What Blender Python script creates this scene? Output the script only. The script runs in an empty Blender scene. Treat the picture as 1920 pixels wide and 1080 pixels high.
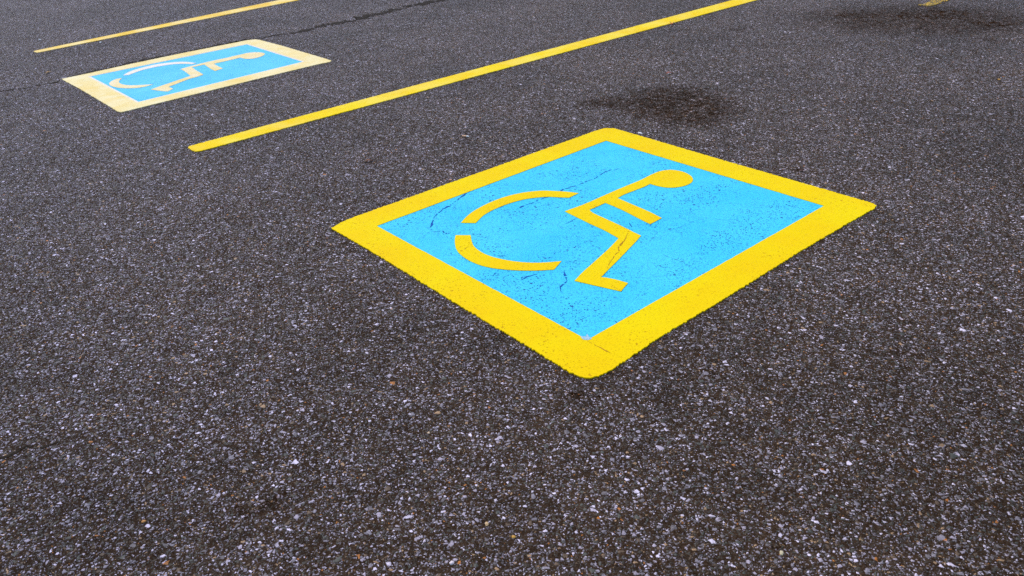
import bpy, bmesh, math, random, json
from mathutils import Vector, Matrix, geometry, noise

# ------------------------------------------------------------------ scene, camera, world, sun
scene = bpy.context.scene
C = scene.collection
scene.render.engine = 'CYCLES'
scene.cycles.use_denoising = False
scene.cycles.max_bounces = 4
scene.render.filter_size = 1.15

CAM_H = 1.30
cam_data = bpy.data.cameras.new('camera')
cam_data.sensor_width = 36.0
cam_data.lens = 1464.25 / 1920 * 36.0
cam_data.clip_start = 0.05
cam_data.clip_end = 2000
cam_data.dof.use_dof = True
cam_data.dof.focus_distance = 2.5
cam_data.dof.aperture_fstop = 8.0
cam = bpy.data.objects.new('camera', cam_data)
C.objects.link(cam)
PITCH, ROLL = 0.51975, 0.07415
cam.matrix_world = Matrix.Translation((0, 0, CAM_H)) @ Matrix.Rotation(math.pi/2 - PITCH, 4, 'X') @ Matrix.Rotation(-ROLL, 4, 'Z')
scene.camera = cam

SUN_EL, SUN_AZ = math.radians(56), math.radians(-35)     # azimuth measured from +Y towards +X
world = bpy.data.worlds.new('World')
scene.world = world
world.use_nodes = True
wn = world.node_tree
sky = wn.nodes.new('ShaderNodeTexSky')
sky.sky_type = 'NISHITA'
sky.sun_disc = False
sky.sun_elevation = SUN_EL
sky.sun_rotation = SUN_AZ
sky.dust_density = 1.0
bg = wn.nodes['Background']
bg.inputs['Strength'].default_value = 0.15
wn.links.new(sky.outputs[0], bg.inputs['Color'])

sun_data = bpy.data.lights.new('sun', 'SUN')
sun_data.energy = 1.5
sun_data.angle = math.radians(30)
sun_data.color = (1.0, 0.93, 0.82)
sun = bpy.data.objects.new('sun', sun_data)
C.objects.link(sun)
d = Vector((math.sin(SUN_AZ)*math.cos(SUN_EL), math.cos(SUN_AZ)*math.cos(SUN_EL), math.sin(SUN_EL)))
sun.rotation_euler = d.to_track_quat('Z', 'Y').to_euler()

scene.view_settings.view_transform = 'Standard'
scene.view_settings.look = 'None'
scene.view_settings.gamma = 1.0
scene.view_settings.exposure = 0.64

# ------------------------------------------------------------------ traced outlines, metres on the ground (camera stands at 0,0)
DATA = json.loads('''{"near":{"chip":[[0.1927,1.9468],[0.1958,1.9319],[0.2013,1.924],[0.2136,1.9215],[0.2254,1.9265],[0.2217,1.9356],[0.2172,1.9377],[0.2156,1.9509],[0.2126,1.9528],[0.2099,1.943],[0.2017,1.9412]],"arc_up":[[-0.1821,2.813],[-0.1594,2.8728],[-0.1277,2.9252],[-0.0755,2.9837],[-0.0084,3.0374],[0.0595,3.067],[0.1104,3.0762],[0.1609,3.077],[0.2102,3.0624],[0.2589,3.0462],[0.3077,3.0199],[0.2623,2.9808],[0.2207,2.9928],[0.1823,3.0058],[0.1395,3.008],[0.0896,3.0023],[0.0394,2.9829],[-0.0107,2.9516],[-0.0569,2.9124],[-0.0957,2.8653],[-0.1147,2.8197],[-0.1241,2.8007]],"arc_lo":[[-0.2012,2.7043],[-0.2032,2.6528],[-0.1985,2.6018],[-0.1882,2.5594],[-0.1691,2.5205],[-0.1432,2.4814],[-0.1038,2.441],[-0.0616,2.4143],[-0.0095,2.3944],[0.0424,2.3812],[0.0941,2.3732],[0.1496,2.3718],[0.1809,2.4299],[0.133,2.4277],[0.0803,2.4323],[0.0279,2.4482],[-0.0142,2.4686],[-0.0603,2.4992],[-0.0926,2.5319],[-0.1183,2.5707],[-0.1333,2.6076],[-0.1392,2.6507],[-0.1423,2.6943]],"person":[[0.2326,2.8485],[0.3084,2.8971],[0.3546,2.9326],[0.4318,2.9964],[0.5111,3.0583],[0.5882,3.1141],[0.6302,3.156],[0.6712,3.1897],[0.7015,3.2024],[0.7364,3.203],[0.7726,3.1786],[0.7928,3.1465],[0.8019,3.1126],[0.8018,3.0765],[0.7873,3.0439],[0.7681,3.0258],[0.7411,3.0095],[0.7,3.0028],[0.669,3.0122],[0.6401,3.0333],[0.6157,3.0625],[0.58,3.032],[0.5349,3.0021],[0.4906,2.9727],[0.4577,2.9402],[0.5104,2.86],[0.5598,2.7858],[0.5946,2.7203],[0.5416,2.6745],[0.5161,2.7161],[0.4692,2.8021],[0.434,2.8584],[0.402,2.9013],[0.3659,2.8708],[0.331,2.8461],[0.3396,2.814],[0.4163,2.7013],[0.4899,2.5823],[0.4535,2.5229],[0.3771,2.4063],[0.3325,2.3397],[0.3023,2.2948],[0.3247,2.2858],[0.3554,2.2659],[0.3848,2.2411],[0.3535,2.1906],[0.3145,2.2148],[0.2689,2.245],[0.2112,2.2823],[0.2385,2.3292],[0.2971,2.4115],[0.3542,2.4911],[0.4055,2.5746],[0.3686,2.6431],[0.3179,2.7149],[0.279,2.7762]],"outer":[[-0.7037,2.8552],[-0.6703,2.9023],[-0.6224,2.9482],[-0.2853,3.2048],[0.0773,3.4829],[0.4828,3.7975],[0.5269,3.8236],[0.5715,3.8133],[0.6078,3.7687],[0.9917,3.2548],[1.1999,2.9819],[1.3841,2.7403],[1.4071,2.7079],[1.4093,2.6873],[1.3906,2.6657],[1.2971,2.5977],[1.0246,2.3885],[0.8058,2.2114],[0.6142,2.0576],[0.4351,1.9198],[0.3093,1.8099],[0.2656,1.7715],[0.2326,1.7492],[0.2092,1.7397],[0.1897,1.7372],[0.1699,1.7446],[0.1403,1.7746],[0.0342,1.9137],[-0.0901,2.0698],[-0.2783,2.3135],[-0.5056,2.6082]],"inner":[[-0.5189,2.8426],[0.51,3.6375],[1.221,2.7217],[0.2212,1.9314],[0.2033,1.928],[0.1955,1.9435]]},"far":{"outer":[[-3.1605,5.8126],[-3.0031,5.9397],[-2.7987,6.1282],[-2.5113,6.3657],[-2.1972,6.5988],[-2.0323,6.7212],[-1.9726,6.7293],[-1.9211,6.6838],[-1.6711,6.3886],[-1.4184,6.0657],[-1.2274,5.8231],[-1.1818,5.7596],[-1.1839,5.7255],[-1.2503,5.6879],[-1.3821,5.583],[-1.5708,5.4268],[-1.7788,5.2515],[-2.0032,5.0652],[-2.1622,4.9319],[-2.288,4.8223],[-2.3203,4.7996],[-2.3566,4.8283],[-2.4611,4.9615],[-2.6402,5.1824],[-2.8754,5.4737]],"inner":[[-2.9737,5.8265],[-1.9934,6.5703],[-1.3767,5.7918],[-2.2978,4.9956]],"arc_up":[[-2.6978,5.782],[-2.6983,5.849],[-2.6806,5.9237],[-2.6358,5.9922],[-2.5614,6.0656],[-2.4798,6.0897],[-2.3903,6.0921],[-2.3236,6.0719],[-2.2362,6.0042],[-2.2589,5.9822],[-2.3347,6.0145],[-2.4106,6.0277],[-2.4803,6.0054],[-2.5494,5.9667],[-2.6081,5.9026],[-2.6395,5.8321],[-2.6542,5.7806]],"arc_lo":[[-2.6701,5.6978],[-2.7083,5.6871],[-2.7221,5.6378],[-2.7152,5.5732],[-2.6851,5.5137],[-2.6388,5.4607],[-2.5763,5.4139],[-2.5053,5.3848],[-2.4433,5.3779],[-2.3956,5.3945],[-2.3567,5.4438],[-2.4066,5.4535],[-2.4607,5.4522],[-2.52,5.4644],[-2.5753,5.4937],[-2.6199,5.5366],[-2.651,5.5865],[-2.6684,5.6439]],"person":[[-2.3031,5.8477],[-2.266,5.8946],[-2.1855,5.9889],[-2.1153,6.0527],[-2.04,6.104],[-1.9835,6.1623],[-1.943,6.1933],[-1.9148,6.2259],[-1.8619,6.2354],[-1.8086,6.2185],[-1.7687,6.1798],[-1.7502,6.1405],[-1.7534,6.0906],[-1.7727,6.0464],[-1.8066,6.0147],[-1.8477,6.0126],[-1.8907,6.0406],[-1.9254,6.0811],[-1.9631,6.0431],[-2.0204,5.9921],[-2.0635,5.9569],[-2.0864,5.9447],[-2.0457,5.8759],[-1.9675,5.7651],[-2.0071,5.7048],[-2.0666,5.7897],[-2.1547,5.9367],[-2.1895,5.907],[-2.2273,5.8785],[-2.1752,5.7875],[-2.0642,5.6227],[-2.0944,5.567],[-2.1368,5.5264],[-2.172,5.4374],[-2.2166,5.3458],[-2.1629,5.2826],[-2.1783,5.22],[-2.2226,5.2413],[-2.3228,5.3064],[-2.2938,5.3668],[-2.2427,5.4529],[-2.1878,5.5512],[-2.1516,5.611],[-2.2011,5.6947],[-2.2504,5.7756]]}}''')
CRACKS = json.loads('''{"seam":[[-3.617,5.612],[-3.454,5.575],[-3.418,5.593],[-3.337,5.619],[-3.253,5.68],[-3.193,5.713],[-3.169,5.786],[-3.154,5.811]],"seam2":[[-2.845,6.142],[-2.744,6.22],[-2.655,6.296],[-2.565,6.373]],"seam3":[[-2.219,6.645],[-2.115,6.699],[-1.976,6.763],[-1.654,6.935],[-1.555,7.021],[-1.459,7.133],[-1.327,7.189],[-1.22,7.267],[-1.116,7.387],[-1.009,7.51],[-0.872,7.626],[-0.76,7.785],[-0.612,7.851],[-0.438,7.996]],"edge":[[-3.139,5.888],[-3.042,5.984],[-2.939,6.072],[-2.821,6.185],[-2.636,6.36],[-2.535,6.436],[-2.355,6.545],[-2.176,6.68],[-2.028,6.791]],"c_low":[[-1.366,1.58],[-1.35,1.588],[-1.335,1.595],[-1.322,1.608],[-1.316,1.618],[-1.302,1.625],[-1.289,1.621],[-1.263,1.611],[-1.248,1.617],[-1.235,1.625],[-1.22,1.63]],"c_mid":[[-1.224,3.002],[-1.203,3.006],[-1.188,3.014],[-1.159,3.025],[-1.137,3.04]]}''')
PCRACKS = json.loads('''{"blue":{"p1":[[-0.1343,3.1441],[-0.1697,3.105],[-0.2038,3.0446],[-0.2149,3.0248],[-0.2341,2.989],[-0.259,2.9654],[-0.2797,2.9174],[-0.2869,2.8917],[-0.2933,2.853],[-0.2997,2.8152],[-0.3048,2.7843],[-0.2944,2.7668]],"p2":[[-0.2917,2.8758],[-0.2689,2.8652]],"p3":[[-0.2856,2.7528],[-0.2533,2.7535],[-0.2333,2.7224],[-0.2203,2.7324],[-0.2018,2.7447]],"p4":[[0.2081,3.0303],[0.2514,3.0735],[0.2979,3.0995],[0.3126,3.1099],[0.3538,3.1422],[0.4027,3.1763],[0.4489,3.2345],[0.4802,3.2569],[0.501,3.2546],[0.5136,3.2676]],"p5":[[0.0395,2.9067],[0.0597,2.9267],[0.1031,2.9508],[0.1309,2.9782],[0.1619,2.9988],[0.179,3.0064]],"p6":[[0.3164,2.5845],[0.3336,2.5816]],"p7":[[0.4652,2.7035],[0.4697,2.6673]],"p8":[[0.4837,2.6614],[0.5039,2.6488]],"p9":[[0.2227,2.7387],[0.2452,2.7492],[0.2771,2.7877]],"p10":[[0.1915,2.4187],[0.2067,2.4242],[0.2269,2.4304],[0.2454,2.4206]],"p11":[[0.248,2.4228],[0.2603,2.4235],[0.2741,2.4161]],"p12":[[0.0342,2.3154],[0.053,2.3369],[0.0674,2.3396],[0.0849,2.3517],[0.0977,2.3646]],"p13":[[-0.0724,2.371],[-0.0641,2.3657],[-0.0506,2.3826],[-0.0405,2.4037]],"p14":[[0.1838,2.3638],[0.1855,2.3313],[0.186,2.2876],[0.1745,2.2656],[0.1591,2.2492],[0.1582,2.2263],[0.1626,2.212]],"p15":[[0.0826,2.208],[0.0979,2.199],[0.1075,2.2066]],"p16":[[0.0123,2.3285],[0.0196,2.3322]],"p17":[[0.7231,2.8656],[0.7415,2.8608]],"p18":[[0.6599,3.2193],[0.6567,3.195],[0.6522,3.1877]],"p19":[[0.595,2.7149],[0.6028,2.7009],[0.6094,2.701]],"p20":[[0.1476,2.4774],[0.139,2.4595],[0.1716,2.505]],"p21":[[-0.0707,2.5324],[-0.0348,2.5068],[-0.0058,2.5061]]},"yel":{"y1":[[0.4464,2.6117],[0.4261,2.5561],[0.3918,2.5008],[0.3899,2.4656],[0.3725,2.4451],[0.3571,2.4132],[0.336,2.3645],[0.3306,2.3508]],"y2":[[-0.1664,2.5761],[-0.1573,2.5909],[-0.1425,2.5943]],"y3":[[0.5652,2.7497],[0.5795,2.7442]],"y4":[[0.2097,1.9156],[0.2222,1.9012],[0.2709,1.8449]]}}''')

# ------------------------------------------------------------------ node helpers
class NT:
    def __init__(self, mat):
        mat.use_nodes = True
        self.t = mat.node_tree
        self.bsdf = self.t.nodes['Principled BSDF']
        self.pos = self.t.nodes.new('ShaderNodeNewGeometry').outputs['Position']
    def node(self, kind, **kw):
        n = self.t.nodes.new(kind)
        for k, v in kw.items(): setattr(n, k, v)
        return n
    def put(self, sock, v):
        if hasattr(v, 'links'): self.t.links.new(v, sock)
        elif v is not None: sock.default_value = v
    def math(self, op, a, b=None, c=None, clamp=False):
        n = self.node('ShaderNodeMath', operation=op, use_clamp=clamp)
        self.put(n.inputs[0], a); self.put(n.inputs[1], b); self.put(n.inputs[2], c)
        return n.outputs[0]
    def vmath(self, op, a, b=None):
        n = self.node('ShaderNodeVectorMath', operation=op)
        self.put(n.inputs[0], a)
        if op == 'SCALE': self.put(n.inputs['Scale'], b)
        else: self.put(n.inputs[1], b)
        return n.outputs['Value'] if op in ('LENGTH', 'DISTANCE', 'DOT_PRODUCT') else n.outputs['Vector']
    def noise(self, scale, detail=2, rough=0.55, vec=None, dist=0.0, off=None):
        n = self.node('ShaderNodeTexNoise')
        v = vec or self.pos
        if off: v = self.vmath('ADD', v, off)
        self.put(n.inputs['Vector'], v)
        n.inputs['Scale'].default_value = scale
        n.inputs['Detail'].default_value = detail
        n.inputs['Roughness'].default_value = rough
        n.inputs['Distortion'].default_value = dist
        return n
    def vor(self, scale, vec=None, feature='F1', rnd=1.0):
        n = self.node('ShaderNodeTexVoronoi', feature=feature, voronoi_dimensions='2D')
        self.put(n.inputs['Vector'], vec or self.pos)
        n.inputs['Scale'].default_value = scale
        n.inputs['Randomness'].default_value = rnd
        return n
    def ramp(self, fac, stops, interp='LINEAR'):
        n = self.node('ShaderNodeValToRGB')
        r = n.color_ramp; r.interpolation = interp
        while len(r.elements) < len(stops): r.elements.new(0.5)
        for e, (p, c) in zip(r.elements, stops):
            e.position = p
            e.color = (c, c, c, 1) if isinstance(c, (int, float)) else (*c, 1)
        self.put(n.inputs['Fac'], fac)
        return n.outputs['Color']
    def mapr(self, v, a, b, c=0.0, d=1.0, smooth=False):
        n = self.node('ShaderNodeMapRange')
        if smooth: n.interpolation_type = 'SMOOTHSTEP'
        self.put(n.inputs[0], v)
        for i, q in enumerate((a, b, c, d)): n.inputs[i+1].default_value = q
        return n.outputs[0]
    def mix(self, fac, a, b, blend='MIX'):
        n = self.node('ShaderNodeMix', data_type='RGBA', blend_type=blend)
        self.put(n.inputs['Factor'], fac)
        self.put(n.inputs['A'], a if not isinstance(a, tuple) else (*a, 1)[:4])
        self.put(n.inputs['B'], b if not isinstance(b, tuple) else (*b, 1)[:4])
        return n.outputs['Result']
    def sep(self, c):
        n = self.node('ShaderNodeSeparateColor'); self.put(n.inputs[0], c); return n.outputs
    def warp(self, amt=0.004, scale=150):
        w = self.vmath('SCALE', self.vmath('SUBTRACT', self.noise(scale, 1).outputs['Color'], (.5, .5, .5)), amt)
        return self.vmath('ADD', self.pos, w)
    def bump(self, h, dist, strength=1.0):
        n = self.node('ShaderNodeBump')
        n.inputs['Distance'].default_value = dist
        n.inputs['Strength'].default_value = strength
        self.put(n.inputs['Height'], h)
        self.t.links.new(n.outputs[0], self.bsdf.inputs['Normal'])

def new_mat(name):
    m = bpy.data.materials.new(name)
    return m, NT(m)

STONE = [(0.0, (.034, .020, .011)), (.18, (.052, .042, .030)), (.32, (.068, .068, .056)), (.43, (.11, .070, .042)),
         (.51, (.13, .112, .118)), (.62, (.22, .195, .225)), (.75, (.35, .305, .365)), (.875, (.64, .57, .68)), (.955, (.34, .21, .11)), (.992, (.40, .14, .02))]
# (cells per metre, share of cells that hold a visible stone, edge gap, offset)
LAYERS = [(300, .38, .07, (3.1, 1.7, 0)), (170, .36, .10, (0, 0, 0)), (102, .25, .13, (7.7, 2.3, 0)), (60, .055, .17, (1.9, 9.1, 0))]

def asphalt_layers(N, colour=True, layers=LAYERS):
    """bitumen matrix with chipped aggregate of four sizes -> colour, stone mask, height"""
    wp = N.warp(.0045, 170)
    wp = N.vmath('ADD', wp, N.vmath('SCALE', N.vmath('SUBTRACT', N.noise(55, 1, off=(5, 5, 0)).outputs['Color'], (.5, .5, .5)), .008))
    fine = N.noise(520, 2, .6).outputs['Fac']
    col = None
    if colour:
        col = N.ramp(N.noise(240, 3, .65).outputs['Fac'], [(.34, (.017, .0085, .0038)), (.5, (.037, .0220, .0130)), (.66, (.063, .042, .029))])
    h = N.math('MULTIPLY', fine, .25)
    allmask = None
    for sc, share, gap, off in layers:
        v = N.vmath('ADD', wp, off)
        f1 = N.vor(sc, v); de = N.vor(sc, v, 'DISTANCE_TO_EDGE')
        r, g, b = N.sep(f1.outputs['Color'])[:3]
        edge = N.math('SUBTRACT', de.outputs['Distance'], N.math('MULTIPLY_ADD', g, .13, gap))
        shape = N.mapr(edge, 0.0, .035)
        pres = N.math('LESS_THAN', b, share)
        m = N.math('MULTIPLY', shape, pres)
        if colour:
            sc_col = N.ramp(r, STONE, 'CONSTANT')
            grain = N.mapr(N.noise(sc*4.0, 2, .6).outputs['Fac'], .3, .7, .72, 1.2)
            sc_col = N.mix(1.0, sc_col, grain, 'MULTIPLY')
            col = N.mix(m, col, sc_col)
        dome = N.math('MULTIPLY', m, N.mapr(edge, 0, .35, .35, 1.0))
        h = N.math('MAXIMUM', h, N.math('MULTIPLY_ADD', N.math('MULTIPLY', dome, N.mapr(g, 0, 1, .6, 1.0)), 1.0 if sc < 250 else .6, N.math('MULTIPLY', fine, .12)))
        allmask = m if allmask is None else N.math('MAXIMUM', allmask, m)
    return col, allmask, h

def ellipse_mask(N, wob, cx, cy, rx, ry, ang, soft=.5):
    n = N.node('ShaderNodeMapping', vector_type='TEXTURE')
    N.put(n.inputs['Vector'], N.vmath('MULTIPLY', wob, (1, 1, 0)))
    n.inputs['Location'].default_value = (cx, cy, 0)
    n.inputs['Rotation'].default_value = (0, 0, math.radians(ang))
    n.inputs['Scale'].default_value = (rx, ry, 1)
    L = N.vmath('LENGTH', n.outputs['Vector'])
    return N.mapr(L, 1.0 + soft*.5, 1.0 - soft*.5, 0, 1, smooth=True)

def mat_asphalt():
    m, N = new_mat('asphalt')
    col, mask, h = asphalt_layers(N)
    # uneven wear, decimetre to metre scale
    tone = N.math('MULTIPLY', N.mapr(N.noise(1.1, 3, .6).outputs['Fac'], .3, .7, .78, 1.20), N.mapr(N.noise(9, 3, .6).outputs['Fac'], .3, .7, .80, 1.18))
    tone = N.math('MULTIPLY', tone, N.mapr(N.noise(42, 3, .65, off=(2, 8, 0)).outputs['Fac'], .30, .70, .62, 1.32))
    col = N.mix(1.0, col, tone, 'MULTIPLY')
    # sky reflection painted into the base colour: cool at the left, warm at the right
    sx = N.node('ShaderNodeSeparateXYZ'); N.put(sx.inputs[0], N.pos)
    sky_tint = N.mapr(N.math('MULTIPLY_ADD', N.noise(.9, 3, .6, off=(3, 7, 0)).outputs['Fac'], 2.4, sx.outputs[0]), -1.6, 2.2, 0, 1)
    col = N.mix(1.0, col, N.mix(sky_tint, (.96, .975, 1.10), (1.03, .985, .95)), 'MULTIPLY')
    # oil stains and drips
    wob = N.vmath('ADD', N.pos, N.vmath('SCALE', N.vmath('SUBTRACT', N.noise(6.5, 4, .65).outputs['Color'], (.5, .5, .5)), .22))
    wob = N.vmath('ADD', wob, N.vmath('SCALE', N.vmath('SUBTRACT', N.noise(36, 3, .7, off=(6, 2, 0)).outputs['Color'], (.5, .5, .5)), .09))
    st = None
    for (cx, cy, rx, ry, a, s, k) in STAINS:
        e = N.math('MULTIPLY', ellipse_mask(N, wob, cx, cy, rx, ry, a, s), k)
        st = e if st is None else N.math('MAXIMUM', st, e)
    st = N.math('MULTIPLY', st, N.mapr(N.noise(24, 4, .7, off=(8, 4, 0)).outputs['Fac'], .36, .56, .35, 1.0))
    spk = N.mapr(N.noise(2.3, 5, .7, off=(4, 1, 0)).outputs['Fac'], .63, .72, 0, .38)
    st = N.math('MAXIMUM', st, spk)
    col = N.mix(st, col, N.mix(1.0, col, (.38, .27, .155), 'MULTIPLY'))
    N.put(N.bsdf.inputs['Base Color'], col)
    N.put(N.bsdf.inputs['Roughness'], N.mapr(mask, 0, 1, .85, .50))
    N.put(N.bsdf.inputs['Specular IOR Level'], N.math('MULTIPLY', N.mapr(mask, 0, 1, .02, .21), N.math('SUBTRACT', 1.0, st)))
    N.bump(h, .0022, 1.0)
    return m

def mat_crack(name='crack_tar', c=(.012, .008, .005)):
    m, N = new_mat(name)
    N.put(N.bsdf.inputs['Base Color'], N.ramp(N.noise(300, 2).outputs['Fac'], [(.35, c), (.7, tuple(x*3 for x in c))]))
    N.bsdf.inputs['Roughness'].default_value = .9
    N.bsdf.inputs['Specular IOR Level'].default_value = .1
    return m

def mat_paint(name, base, alt, pit, pit_share=.10, dirt=.25, rough=.62, spec=.10, wear=0.0, pale=None, pale_amt=0.0, hdist=.0008):
    m, N = new_mat(name)
    _, smask, h = asphalt_layers(N, colour=False, layers=LAYERS[1:3])
    col = N.mix(N.mapr(N.noise(3.2, 4, .6).outputs['Fac'], .35, .65), base, alt)
    if pale:
        pf = N.math('MULTIPLY', N.mapr(N.noise(4.5, 4, .65, off=(9, 3, 0)).outputs['Fac'], .42, .62), pale_amt)  # pale patches: sky glare painted into the coat colour
        col = N.mix(pf, col, pale)
    # grain: the asphalt texture printing through the coat
    gr = N.mapr(N.noise(210, 3, .65).outputs['Fac'], .3, .7, 1-dirt, 1.0+dirt*.25)
    col = N.mix(1.0, col, gr, 'MULTIPLY')
    # pits where the coat did not fill the asphalt
    wp = N.warp(.006, 120)
    pits = None
    for sc, share, rad, region in ((150, pit_share*1.0, .34, True), (58, pit_share*.30, .25, True), (270, pit_share*2.2, .34, False)):
        f1 = N.vor(sc, wp)
        r, g, b = N.sep(f1.outputs['Color'])[:3]
        p = N.math('MULTIPLY', N.math('LESS_THAN', b, share), N.mapr(N.math('SUBTRACT', f1.outputs['Distance'], N.math('MULTIPLY', g, .10)), rad, rad-.14))
        if region:
            p = N.math('MULTIPLY', p, N.mapr(N.noise(5, 3, .6, off=(1, 6, 0)).outputs['Fac'], .40, .58, .15, 1))
        else:
            p = N.math('MULTIPLY', p, .5)
        pits = p if pits is None else N.math('MAXIMUM', pits, p)
    # hairline crazing
    cw = N.vmath('ADD', N.warp(.02, 26), N.vmath('SCALE', N.vmath('SUBTRACT', N.noise(90, 2).outputs['Color'], (.5, .5, .5)), .010))
    ce = N.vor(9.5, cw, 'DISTANCE_TO_EDGE').outputs['Distance']
    cr = N.math('MULTIPLY', N.mapr(ce, .018, .005), N.mapr(N.noise(11, 3, .6, off=(3, 3, 0)).outputs['Fac'], .50, .60))
    cr = N.math('MULTIPLY', cr, N.mapr(N.noise(120, 1).outputs['Fac'], .42, .56))
    pits = N.math('MAXIMUM', pits, N.math('MULTIPLY', cr, .85 if pit_share > .1 else .35))
    col = N.mix(pits, col, pit)
    if wear > 0:
        wf = N.mapr(N.noise(95, 4, .7).outputs['Fac'], .62-wear, .68-wear)
        acol = N.ramp(N.noise(240, 3).outputs['Fac'], [(.32, (.018, .013, .009)), (.7, (.10, .085, .07))])
        col = N.mix(wf, acol, col)
        pits = N.math('MAXIMUM', pits, N.math('SUBTRACT', 1.0, wf))
    N.put(N.bsdf.inputs['Base Color'], col)
    N.bsdf.inputs['Roughness'].default_value = rough
    N.bsdf.inputs['Specular IOR Level'].default_value = spec
    hh = N.math('SUBTRACT', N.math('MULTIPLY', h, .55), N.math('MULTIPLY', pits, .9))
    N.bump(hh, hdist, 1.0)
    return m

def mat_plain(name, c, c2=None, scale=120, rough=.6, spec=.3):
    m, N = new_mat(name)
    c2 = c2 or tuple(x*.6 for x in c)
    N.put(N.bsdf.inputs['Base Color'], N.ramp(N.noise(scale, 3).outputs['Fac'], [(.3, c2), (.65, c)]))
    N.bsdf.inputs['Roughness'].default_value = rough
    N.bsdf.inputs['Specular IOR Level'].default_value = spec
    N.bump(N.noise(scale*2, 2).outputs['Fac'], .001, .5)
    return m

# stains on the bay: centre x, y, half-axes, rotation (deg), edge softness, strength
STAINS = [(.97, 4.12, .29, .36, 8, .75, .95), (.64, 4.25, .18, .12, -15, .8, .85), (.84, 4.02, .12, .09, 10, .7, .5),
          (3.08, 5.68, .80, .50, -27, 1.0, .88), (3.12, 5.80, .40, .18, -30, .9, 1.0), (2.72, 5.95, .22, .10, -20, .6, 1.0), (3.42, 5.40, .20, .09, -30, .6, 1.0), (2.55, 5.60, .14, .06, -10, .6, .9), (3.35, 5.85, .20, .10, -40, .6, 1.0), (3.05, 5.35, .34, .10, -40, .9, .50), (2.62, 5.78, .30, .14, -30, .9, .55), (3.9, 5.2, .4, .2, -30, .8, .5),
          (3.12, 5.02, .09, .03, -35, .6, .7), (2.75, 5.27, .07, .025, -30, .6, .6), (.146, 1.660, .038, .024, 10, .6, 1.0), (-.62, 1.35, .03, .02, 30, .7, .7), (1.02, 1.75, .035, .02, 0, .7, .6), (-1.1, 2.4, .05, .03, 0, .7, .5),
          (-.645, 3.597, .05, .03, 20, .6, .6), (1.268, 3.08, .035, .015, 0, .5, .8), (1.95, 3.3, .03, .02, 0, .6, .6),
          (1.75, 5.75, .25, .05, 35, .8, .35), (.62, 1.22, .02, .015, 0, .6, .8), (.52, 1.13, .018, .014, 0, .6, .7)]

M_ASPHALT = mat_asphalt()
M_CRACK = mat_crack()  # dark tar colour of the seam and ground cracks
YEL, YEL2 = (.86, .63, .001), (.86, .56, .001)
M_YELLOW = mat_paint('yellow_paint', YEL, YEL2, (.58, .32, .005), pit_share=.075, dirt=.055, spec=.03)
M_LINE = mat_paint('yellow_line_paint', (.86, .63, .003), (.85, .54, .002), (.40, .17, .02), pit_share=.04, dirt=.05, pale=(.87, .72, .16), pale_amt=.4, spec=.04)
M_BLUE = mat_paint('blue_paint', (.060, .62, .86), (.038, .56, .86), (.008, .07, .27), pit_share=.20, dirt=.10)
M_BLUE_FAR = mat_paint('far_blue_paint', (.11, .58, .84), (.08, .52, .84), (.01, .06, .25), pit_share=.10, dirt=.08)  # slightly paler blue for the far symbol
M_PALE = mat_paint('glare_yellow_paint', (.82, .67, .32), (.82, .60, .19), (.6, .36, .04), pit_share=.05, dirt=.05, pale=(.88, .80, .55), pale_amt=.5)  # far border yellow, its colour paled to paint in sky glare
M_WHITE = mat_paint('glare_white_paint', (.80, .72, .66), (.80, .70, .52), (.5, .42, .3), pit_share=.04, dirt=.05)  # far upper arc and rim: yellow whitened to paint in glare and halo
M_CREAM = mat_paint('glare_cream_paint', (.80, .66, .34), (.80, .58, .18), (.5, .36, .1), pit_share=.05, dirt=.05, pale=(.86, .76, .60), pale_amt=.5)  # far figure and lower arc yellow, glare painted in as cream
M_CHIP = mat_paint('bare_undercoat', (.45, .62, .70), (.36, .56, .68), (.1, .25, .35), pit_share=.2, dirt=.3)
M_LINE_FAR = mat_paint('dull_yellow_line_paint', (.85, .56, .05), (.80, .48, .03), (.35, .17, .04), pit_share=.05, dirt=.06, pale=(.88, .74, .40), pale_amt=.6)
M_WORN = mat_paint('worn_yellow_paint', (.86, .53, .004), (.80, .44, .004), (.3, .15, .02), pit_share=.06, dirt=.15, wear=.12)
M_BCRACK = mat_crack('blue_crack', (.005, .05, .19))
M_YCRACK = mat_crack('yellow_crack', (.22, .10, .008))

# ------------------------------------------------------------------ mesh helpers
rng = random.Random(7)
def tag(o, label=None, cat=None, group=None, kind=None):
    for k, v in (('label', label), ('category', cat), ('group', group), ('kind', kind)):
        if v: o[k] = v
    return o

def link_mesh(name, verts, faces, mats, parent=None, idx=None, origin=(0, 0, 0)):
    me = bpy.data.meshes.new(name)
    ov = Vector(origin)
    me.from_pydata([tuple(Vector(v) - ov) for v in verts], [], faces)
    for m in (mats if isinstance(mats, (list, tuple)) else [mats]): me.materials.append(m)
    if idx: me.polygons.foreach_set('material_index', idx)
    me.update()
    o = bpy.data.objects.new(name, me)
    C.objects.link(o)
    if parent is not None:
        o.parent = parent
    else:
        o.location = ov
    return o

def thing(name, loc, label, cat, group=None):
    o = bpy.data.objects.new(name, None)
    o.empty_display_size = .2
    C.objects.link(o); o.location = loc
    return tag(o, label, cat, group)

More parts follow.
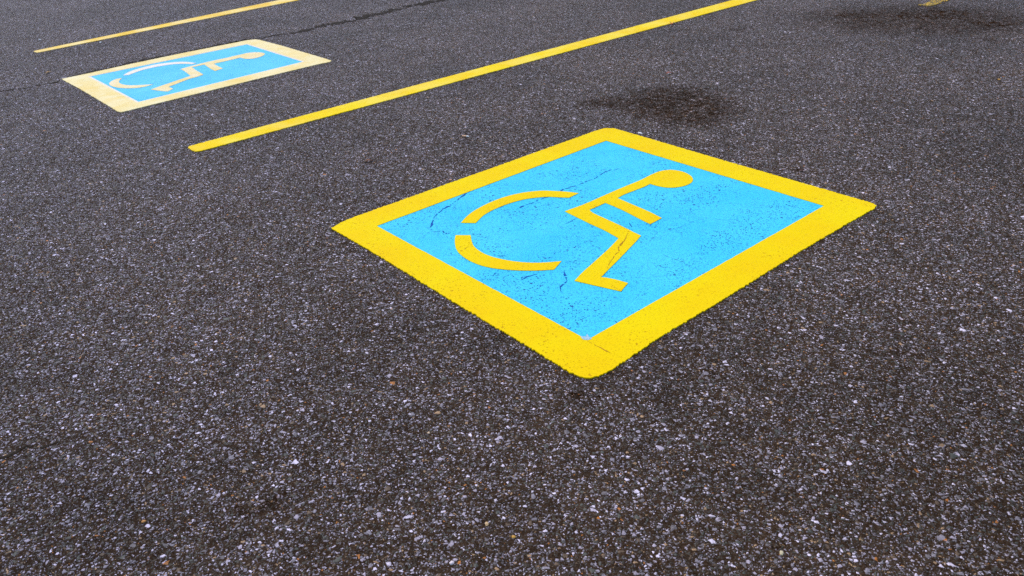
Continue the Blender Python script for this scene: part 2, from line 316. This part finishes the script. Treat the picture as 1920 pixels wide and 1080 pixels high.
def rough_loop(pts, step=.006, amp=.0014, low=.0022, seed=0.0, smooth=False):
    """resample a closed outline and roughen it the way paint bleeds over asphalt"""
    P = [Vector((p[0], p[1], 0)) for p in pts]
    if smooth:
        for _ in range(2):                       # Chaikin on gentle bends only, corners kept
            Q = []
            n = len(P)
            for i in range(n):
                a, b, c = P[i-1], P[i], P[(i+1) % n]
                u, v = (b-a), (c-b)
                if u.length > 1e-6 and v.length > 1e-6 and u.angle(v) < math.radians(48):
                    Q += [b - u*.22, b + v*.22]
                else:
                    Q.append(b)
            P = Q
    out = []
    n = len(P)
    for i in range(n):
        a, b = P[i], P[(i+1) % n]
        L = (b-a).length
        if L < 1e-6: continue
        k = max(1, int(L/step))
        nrm = Vector((-(b-a).y, (b-a).x, 0)).normalized()
        for j in range(k):
            p = a.lerp(b, j/k)
            d_ = noise.noise(Vector((p.x*150, p.y*150, seed)))*amp*1.6 + noise.noise(Vector((p.x*22, p.y*22, seed+5)))*low
            w = min(1, j/2)                      # keep corners where they are
            out.append(p + nrm*d_*(w if k > 4 else .5))
    return out

def sheet(name, loops, z, thick, mat, parent, cracks=(), crack_mat=None, seed=1, origin=(0, 0, 0)):
    """painted coat: flat top with a real edge down to the asphalt; loops = outer [, hole]"""
    tris = geometry.tessellate_polygon([[v for v in l] for l in loops])
    flat = [v for l in loops for v in l]
    verts = [(v.x, v.y, z) for v in flat]
    faces = []
    for t in tris:
        a, b, c = (flat[i] for i in t)
        up = (b-a).cross(c-a).z
        if abs(up) < 1e-12: continue
        faces.append(tuple(t) if up > 0 else tuple(reversed(t)))
    base = len(verts)
    verts += [(v.x, v.y, z-thick) for v in flat]
    s = 0
    for l in loops:
        n = len(l)
        for i in range(n):
            j = (i+1) % n
            faces.append((s+i, s+j, base+s+j, base+s+i))
        s += n
    idx = [0]*len(faces)
    r = random.Random(seed)
    for line, w in cracks:
        cv, cf = ribbon(line, w, z+.0005, r)
        o0 = len(verts)
        verts += cv; faces += [tuple(o0+q for q in f) for f in cf]; idx += [1]*len(cf)
    return link_mesh(name, verts, faces, [mat] + ([crack_mat] if crack_mat else []), parent, idx, origin)

def ribbon(line, w, z, r, step=.008, jit=.35, gap=.22):
    """thin jagged crack of changing width, broken here and there"""
    P = []
    for a, b in zip(line[:-1], line[1:]):
        a, b = Vector((*a, 0)), Vector((*b, 0))
        k = max(1, int((b-a).length/step))
        P += [a.lerp(b, i/k) for i in range(k)]
    P.append(Vector((*line[-1], 0)))
    n = len(P)
    V, F = [], []
    prev = None
    off = 0
    for i, p in enumerate(P):
        t = (P[min(i+1, n-1)] - P[max(i-1, 0)]).normalized()
        nr = Vector((-t.y, t.x, 0))
        off = off*.6 + r.uniform(-1, 1)*jit*w
        ww = w*(.28 + 1.7*max(0, noise.noise(Vector((p.x*26, p.y*26, 4)))+.05) + r.uniform(0, .4))*min(1, .25 + min(i, n-1-i)/3)
        c = p + nr*off
        V += [(*(c + nr*ww*.5).xy, z), (*(c - nr*ww*.5).xy, z)]
        cur = len(V)-2
        if prev is not None and r.random() > gap:
            F.append((prev+1, cur+1, cur, prev))
        prev = cur
    return V, F

# ------------------------------------------------------------------ the ground
gv = [(-250, -250, 0), (250, -250, 0), (250, 250, 0), (-250, 250, 0)]
gf = [(0, 1, 2, 3)]
gi = [0]
r = random.Random(3)
for key, w, gp in (('seam', .040, .28), ('seam2', .03, .25), ('edge', .05, .15), ('seam3', .062, .10), ('c_low', .013, .08), ('c_mid', .009, .35)):
    reps = 3 if key == 'seam3' else 1
    for q in range(reps):
        ln = CRACKS[key]
        if q: ln = [(x + r.uniform(-.03, .0), y + r.uniform(.0, .035)) for x, y in ln[3:]]
        V, F = ribbon(ln, w*(1 if q == 0 else 1.8), .0012 + q*.0006, r, step=.02 if w > .012 else .007, gap=gp if q == 0 else .45)
        o0 = len(gv)
        gv += V; gf += [tuple(o0+k for k in f) for f in F]; gi += [1]*len(F)
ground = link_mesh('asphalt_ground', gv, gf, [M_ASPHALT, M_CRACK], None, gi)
tag(ground, 'dark weathered asphalt of the car park with pale stones showing and a long seam crack', 'ground', kind='structure')

# ------------------------------------------------------------------ accessible parking symbols
def symbol(D, label, mats, origin, seed, cracks=False, rim=False):
    root = thing('parking_symbol', origin, label, 'parking symbol', 'wheelchair symbols painted in the bays')
    yb, yf, blue, arc_up = mats
    outer = rough_loop(D['outer'], .005, .0040, .0012, seed)
    inner = rough_loop(D['inner'], .012, .0006, .0010, seed+1)
    cx = sum(p[0] for p in D['inner'])/len(D['inner']); cy = sum(p[1] for p in D['inner'])/len(D['inner'])
    sheet('border', [outer, inner], .0042, .0040, yb, root, [(l, .0025) for l in (PCRACKS['yel']['y4'],)] if cracks else (), M_YCRACK if cracks else None, seed, origin)
    k = 1.012
    fld = [Vector((cx + (p[0]-cx)*k, cy + (p[1]-cy)*k, 0)) for p in D['inner']]
    bl = [(l, .0080 if n in ('p1', 'p4', 'p5') else .0052) for n, l in PCRACKS['blue'].items()] if cracks else ()
    sheet('blue_field', [fld], .0022, .0020, blue, root, bl, M_BCRACK if cracks else None, seed+2, origin)
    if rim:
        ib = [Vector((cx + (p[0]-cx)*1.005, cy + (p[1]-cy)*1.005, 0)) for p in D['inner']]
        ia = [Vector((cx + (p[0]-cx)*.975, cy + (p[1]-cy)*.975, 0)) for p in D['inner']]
        sheet('white_halo_rim', [ib, ia], .0034, .0009, M_WHITE, root, origin=origin)  # added white strip that copies a pale halo, not a coat of paint
    z = .0042
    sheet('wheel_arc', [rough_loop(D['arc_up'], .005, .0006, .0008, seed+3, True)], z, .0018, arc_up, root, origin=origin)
    sheet('wheel_arc', [rough_loop(D['arc_lo'], .005, .0006, .0008, seed+4, True)], z, .0018, yf, root,
          [(PCRACKS['yel']['y2'], .004)] if cracks else (), M_YCRACK if cracks else None, seed+5, origin)
    sheet('seated_figure', [rough_loop(D['person'], .005, .0006, .0008, seed+6, True)], z, .0018, yf, root,
          [(PCRACKS['yel']['y1'], .0045), (PCRACKS['yel']['y3'], .004)] if cracks else (), M_YCRACK if cracks else None, seed+7, origin)
    if 'chip' in D:
        sheet('paint_chip', [rough_loop(D['chip'], .003, .0012, .0005, seed+9)], .0049, .0006, M_CHIP, root, origin=origin)['label'] = 'small whitish patch of bare undercoat in the bottom corner'
    return root

near = symbol(DATA['near'], 'large bright yellow and blue wheelchair symbol painted on the asphalt in the nearest bay', (M_YELLOW, M_YELLOW, M_BLUE, M_YELLOW), (.36, 2.78, 0), 11, cracks=True)
far = symbol(DATA['far'], 'yellow and blue wheelchair symbol, paled by painted glare, in the farther bay beside the seam crack', (M_PALE, M_CREAM, M_BLUE_FAR, M_WHITE), (-2.16, 5.79, 0), 31, rim=True)

# ------------------------------------------------------------------ bay lines
def bay_line(a0, a1, b0, b1, mat, label, z=.0042, seed=0, rnd=.03):
    """a0->a1 far edge, b0->b1 near edge; rounded start"""
    a0, a1, b0, b1 = (Vector((*p, 0)) for p in (a0, a1, b0, b1))
    ea = (a1-a0).normalized(); eb = (b1-b0).normalized(); ac = (b0-a0).normalized()
    loop = [b0 + eb*rnd*.8, b1, a1, a0 + ea*rnd*.5, a0 + (ac + ea*.3)*rnd*.35, a0.lerp(b0, .6), b0 - ac*rnd*.4 + eb*rnd*.1]
    L = rough_loop([(p.x, p.y) for p in loop], .006, .0042, .0018, seed)
    org = tuple(a0.lerp(b0, .5))
    o = sheet('parking_line', [L], z, .004, mat, None, origin=org)
    return tag(o, label, 'parking line', 'yellow lines between the bays')

def lerp2(p, q, t): return (p[0]+(q[0]-p[0])*t, p[1]+(q[1]-p[1])*t)
bay_line((-1.665, 4.022), lerp2((-1.665, 4.022), (1.534, 6.497), 2.1), (-1.585, 3.922), lerp2((-1.585, 3.922), (1.510, 6.272), 2.15), M_LINE,
         'long bright yellow line between the near symbol and the far symbol', seed=3, rnd=.04)
bay_line((-3.925, 6.928), lerp2((-3.925, 6.928), (-2.197, 8.71), 3.0), (-3.850, 6.850), lerp2((-3.850, 6.850), (-1.990, 8.600), 2.8), M_LINE_FAR,
         'thin dull yellow line beyond the far symbol, paler at its left end', seed=9, rnd=.03)
# remains of a third line, almost worn away
px, py = 3.30, 6.12
e = Vector((.80, .60, 0)).normalized(); nn = Vector((-e.y, e.x, 0))
lp = []
for i in range(60):
    lp.append(Vector((px, py, 0)) + e*i*.02 + nn*(.048 + noise.noise(Vector((i*.35, 0, 3)))*.03))
for i in range(59, -1, -1):
    lp.append(Vector((px, py, 0)) + e*i*.02 - nn*(.042 + noise.noise(Vector((i*.35, 9, 3)))*.03))
w3 = sheet('parking_line', [rough_loop([(p.x, p.y) for p in lp], .008, .006, .004, 2)], .0042, .004, M_WORN, None, origin=(px, py, 0))
tag(w3, 'worn ragged stub of a yellow line in the dark oily patch', 'parking line', 'yellow lines between the bays')

# ------------------------------------------------------------------ litter
def leaf(loc, size, rot, c, c2, label, cat='leaf', curl=.3, ratio=.45):
    o = None
    V, F = [], []
    n = 9
    for i in range(n+1):
        t = i/n
        w = math.sin(math.pi*min(1, t**.8))*ratio*.5*(1+.12*math.sin(i*2.4))
        for j in (-1, -.5, 0, .5, 1):
            V.append(((t-.5)*size, j*w*size, size*(.06 + curl*(abs(j)**1.6)*w + .10*math.sin(t*3.6) + (.03 if j == 0 else 0))))
    for i in range(n):
        for j in range(4):
            a = i*5+j
            F.append((a, a+5, a+6, a+1))
    k = len(V)
    V += [(-.5*size, -.01*size, .05*size), (-.5*size, .01*size, .05*size), (-.72*size, .0, .02*size)]
    F.append((k, k+1, k+2))
    o = link_mesh('fallen_leaf', V, F, mat_plain('leaf_'+cat, c, c2, 160, .6, .3))
    o.modifiers.new('thick', 'SOLIDIFY').thickness = .0006
    o.location = (*loc, .001); o.rotation_euler = (0, 0, math.radians(rot))
    return tag(o, label, 'leaf', 'fallen leaves and crumbs of leaf')

leaf((1.37, 6.145), .040, 75, (.62, .16, .02), (.35, .07, .01), 'small orange leaf touching the long bright yellow line', ratio=.9, curl=.9)
leaf((1.058, 4.755), .050, 10, (.32, .07, .03), (.10, .03, .015), 'reddish brown leaf on the asphalt above the oil stain')
leaf((-.645, 3.60), .045, 5, (.16, .05, .02), (.04, .02, .01), 'dark brown curled leaf between the yellow line end and the near symbol')
leaf((-3.368, 6.054), .045, 40, (.50, .26, .05), (.2, .1, .02), 'tan leaf crumb above the seam crack left of the far symbol', ratio=.6)
leaf((2.724, 4.15), .024, 60, (.60, .30, .03), (.25, .12, .02), 'tiny golden leaf crumb on the asphalt near the right edge', ratio=.7)
leaf((1.268, 3.083), .032, 0, (.08, .025, .015), (.03, .012, .01), 'small dark leaf just beyond the right corner of the near symbol', ratio=.4)

def lathe(profile, seg=14):
    V, F = [], []
    for x, rr in profile:
        for k in range(seg):
            a = 2*math.pi*k/seg
            V.append((x, rr*math.cos(a), rr*math.sin(a)))
    for i in range(len(profile)-1):
        for k in range(seg):
            F.append((i*seg+k, i*seg+(k+1) % seg, (i+1)*seg+(k+1) % seg, (i+1)*seg+k))
    F.append(tuple(reversed(range(seg)))); F.append(tuple(range((len(profile)-1)*seg, len(profile)*seg)))
    return V, F
butt = thing('cigarette_butt', (-.178, 3.858, .0045), 'cream and white cigarette butt lying beyond the near symbol', 'cigarette butt')
butt.rotation_euler = (0, 0, math.radians(-28))
V, F = lathe([(-.020, .0026), (-.0195, .0038), (-.008, .0041), (.004, .0039)])
link_mesh('filter', V, F, mat_plain('butt_filter', (.80, .50, .30), (.62, .33, .18), 300), butt)
V, F = lathe([(.004, .0038), (.010, .0041), (.016, .0036), (.019, .0026)])
link_mesh('paper_end', V, F, mat_plain('butt_paper', (.85, .84, .82), (.7, .68, .66), 300), butt)

def pebble(loc, s, c, label, seed, name='pebble', sq=(1, .8, .55), sink=.35):
    bm = bmesh.new()
    bmesh.ops.create_icosphere(bm, subdivisions=2, radius=.5)
    for v in bm.verts:
        q = v.co.copy()
        v.co *= 1 + .45*noise.noise(q*1.7 + Vector((seed*3.1, 0, seed)))+ .12*noise.noise(q*6)
        v.co = Vector((v.co.x*sq[0], v.co.y*sq[1], v.co.z*sq[2]))*s
    me = bpy.data.meshes.new(name); bm.to_mesh(me); bm.free()
    for p in me.polygons: p.use_smooth = seed % 2 == 0
    me.materials.append(mat_plain('stone_%d' % seed, c, tuple(x*.75 for x in c), 400, .55, .35))
    o = bpy.data.objects.new(name, me); C.objects.link(o)
    o.location = (*loc, s*sq[2]*(.5-sink)); o.rotation_euler = (0, 0, seed*1.3)
    return tag(o, label, 'pebble', 'loose stones on the asphalt')
pebble((-0.0935, 1.2361), 0.011, (0.62, 0.4, 0.2), 'tan pebble at the bottom of the photo, upper of the two close together', 1)
pebble((-0.0363, 1.1941), 0.0095, (0.55, 0.28, 0.04), 'ochre orange pebble at the bottom of the photo, lower of the two close together', 2)
pebble((-0.1682, 1.1360), 0.011, (0.8, 0.66, 0.66), 'pinkish white pebble near the bottom edge', 3)
pebble((-0.2398, 1.5583), 0.009, (0.6, 0.42, 0.28), 'tan pebble on the asphalt left of the near symbol bottom corner', 4)
pebble((-4.1229, 7.4574), 0.022, (0.85, 0.85, 0.85), 'white chip beyond the far line left end', 5)
pebble((-3.4204, 7.1036), 0.022, (0.85, 0.85, 0.85), 'white chip close below the thin far line', 6)
pebble((-3.8852, 8.3338), 0.03, (0.03, 0.02, 0.015), 'dark clod on the asphalt beyond the thin far line', 7)
pebble((-0.3792, 3.5522), 0.013, (0.01, 0.009, 0.008), 'black stone alone on the asphalt between line end and near symbol', 8)
pebble((0.6904, 3.7208), 0.018, (0.82, 0.8, 0.84), 'pale sliver of stone by the top corner of the near symbol', 9, sq=(1.6, .5, .3))
pebble((-0.8820, 1.3212), 0.01, (0.55, 0.24, 0.06), 'rusty orange pebble in the lower left foreground', 10)
pebble((0.5100, 1.0993), 0.011, (0.6, 0.5, 0.3), 'cream and yellow pebble in the lower right foreground', 11)
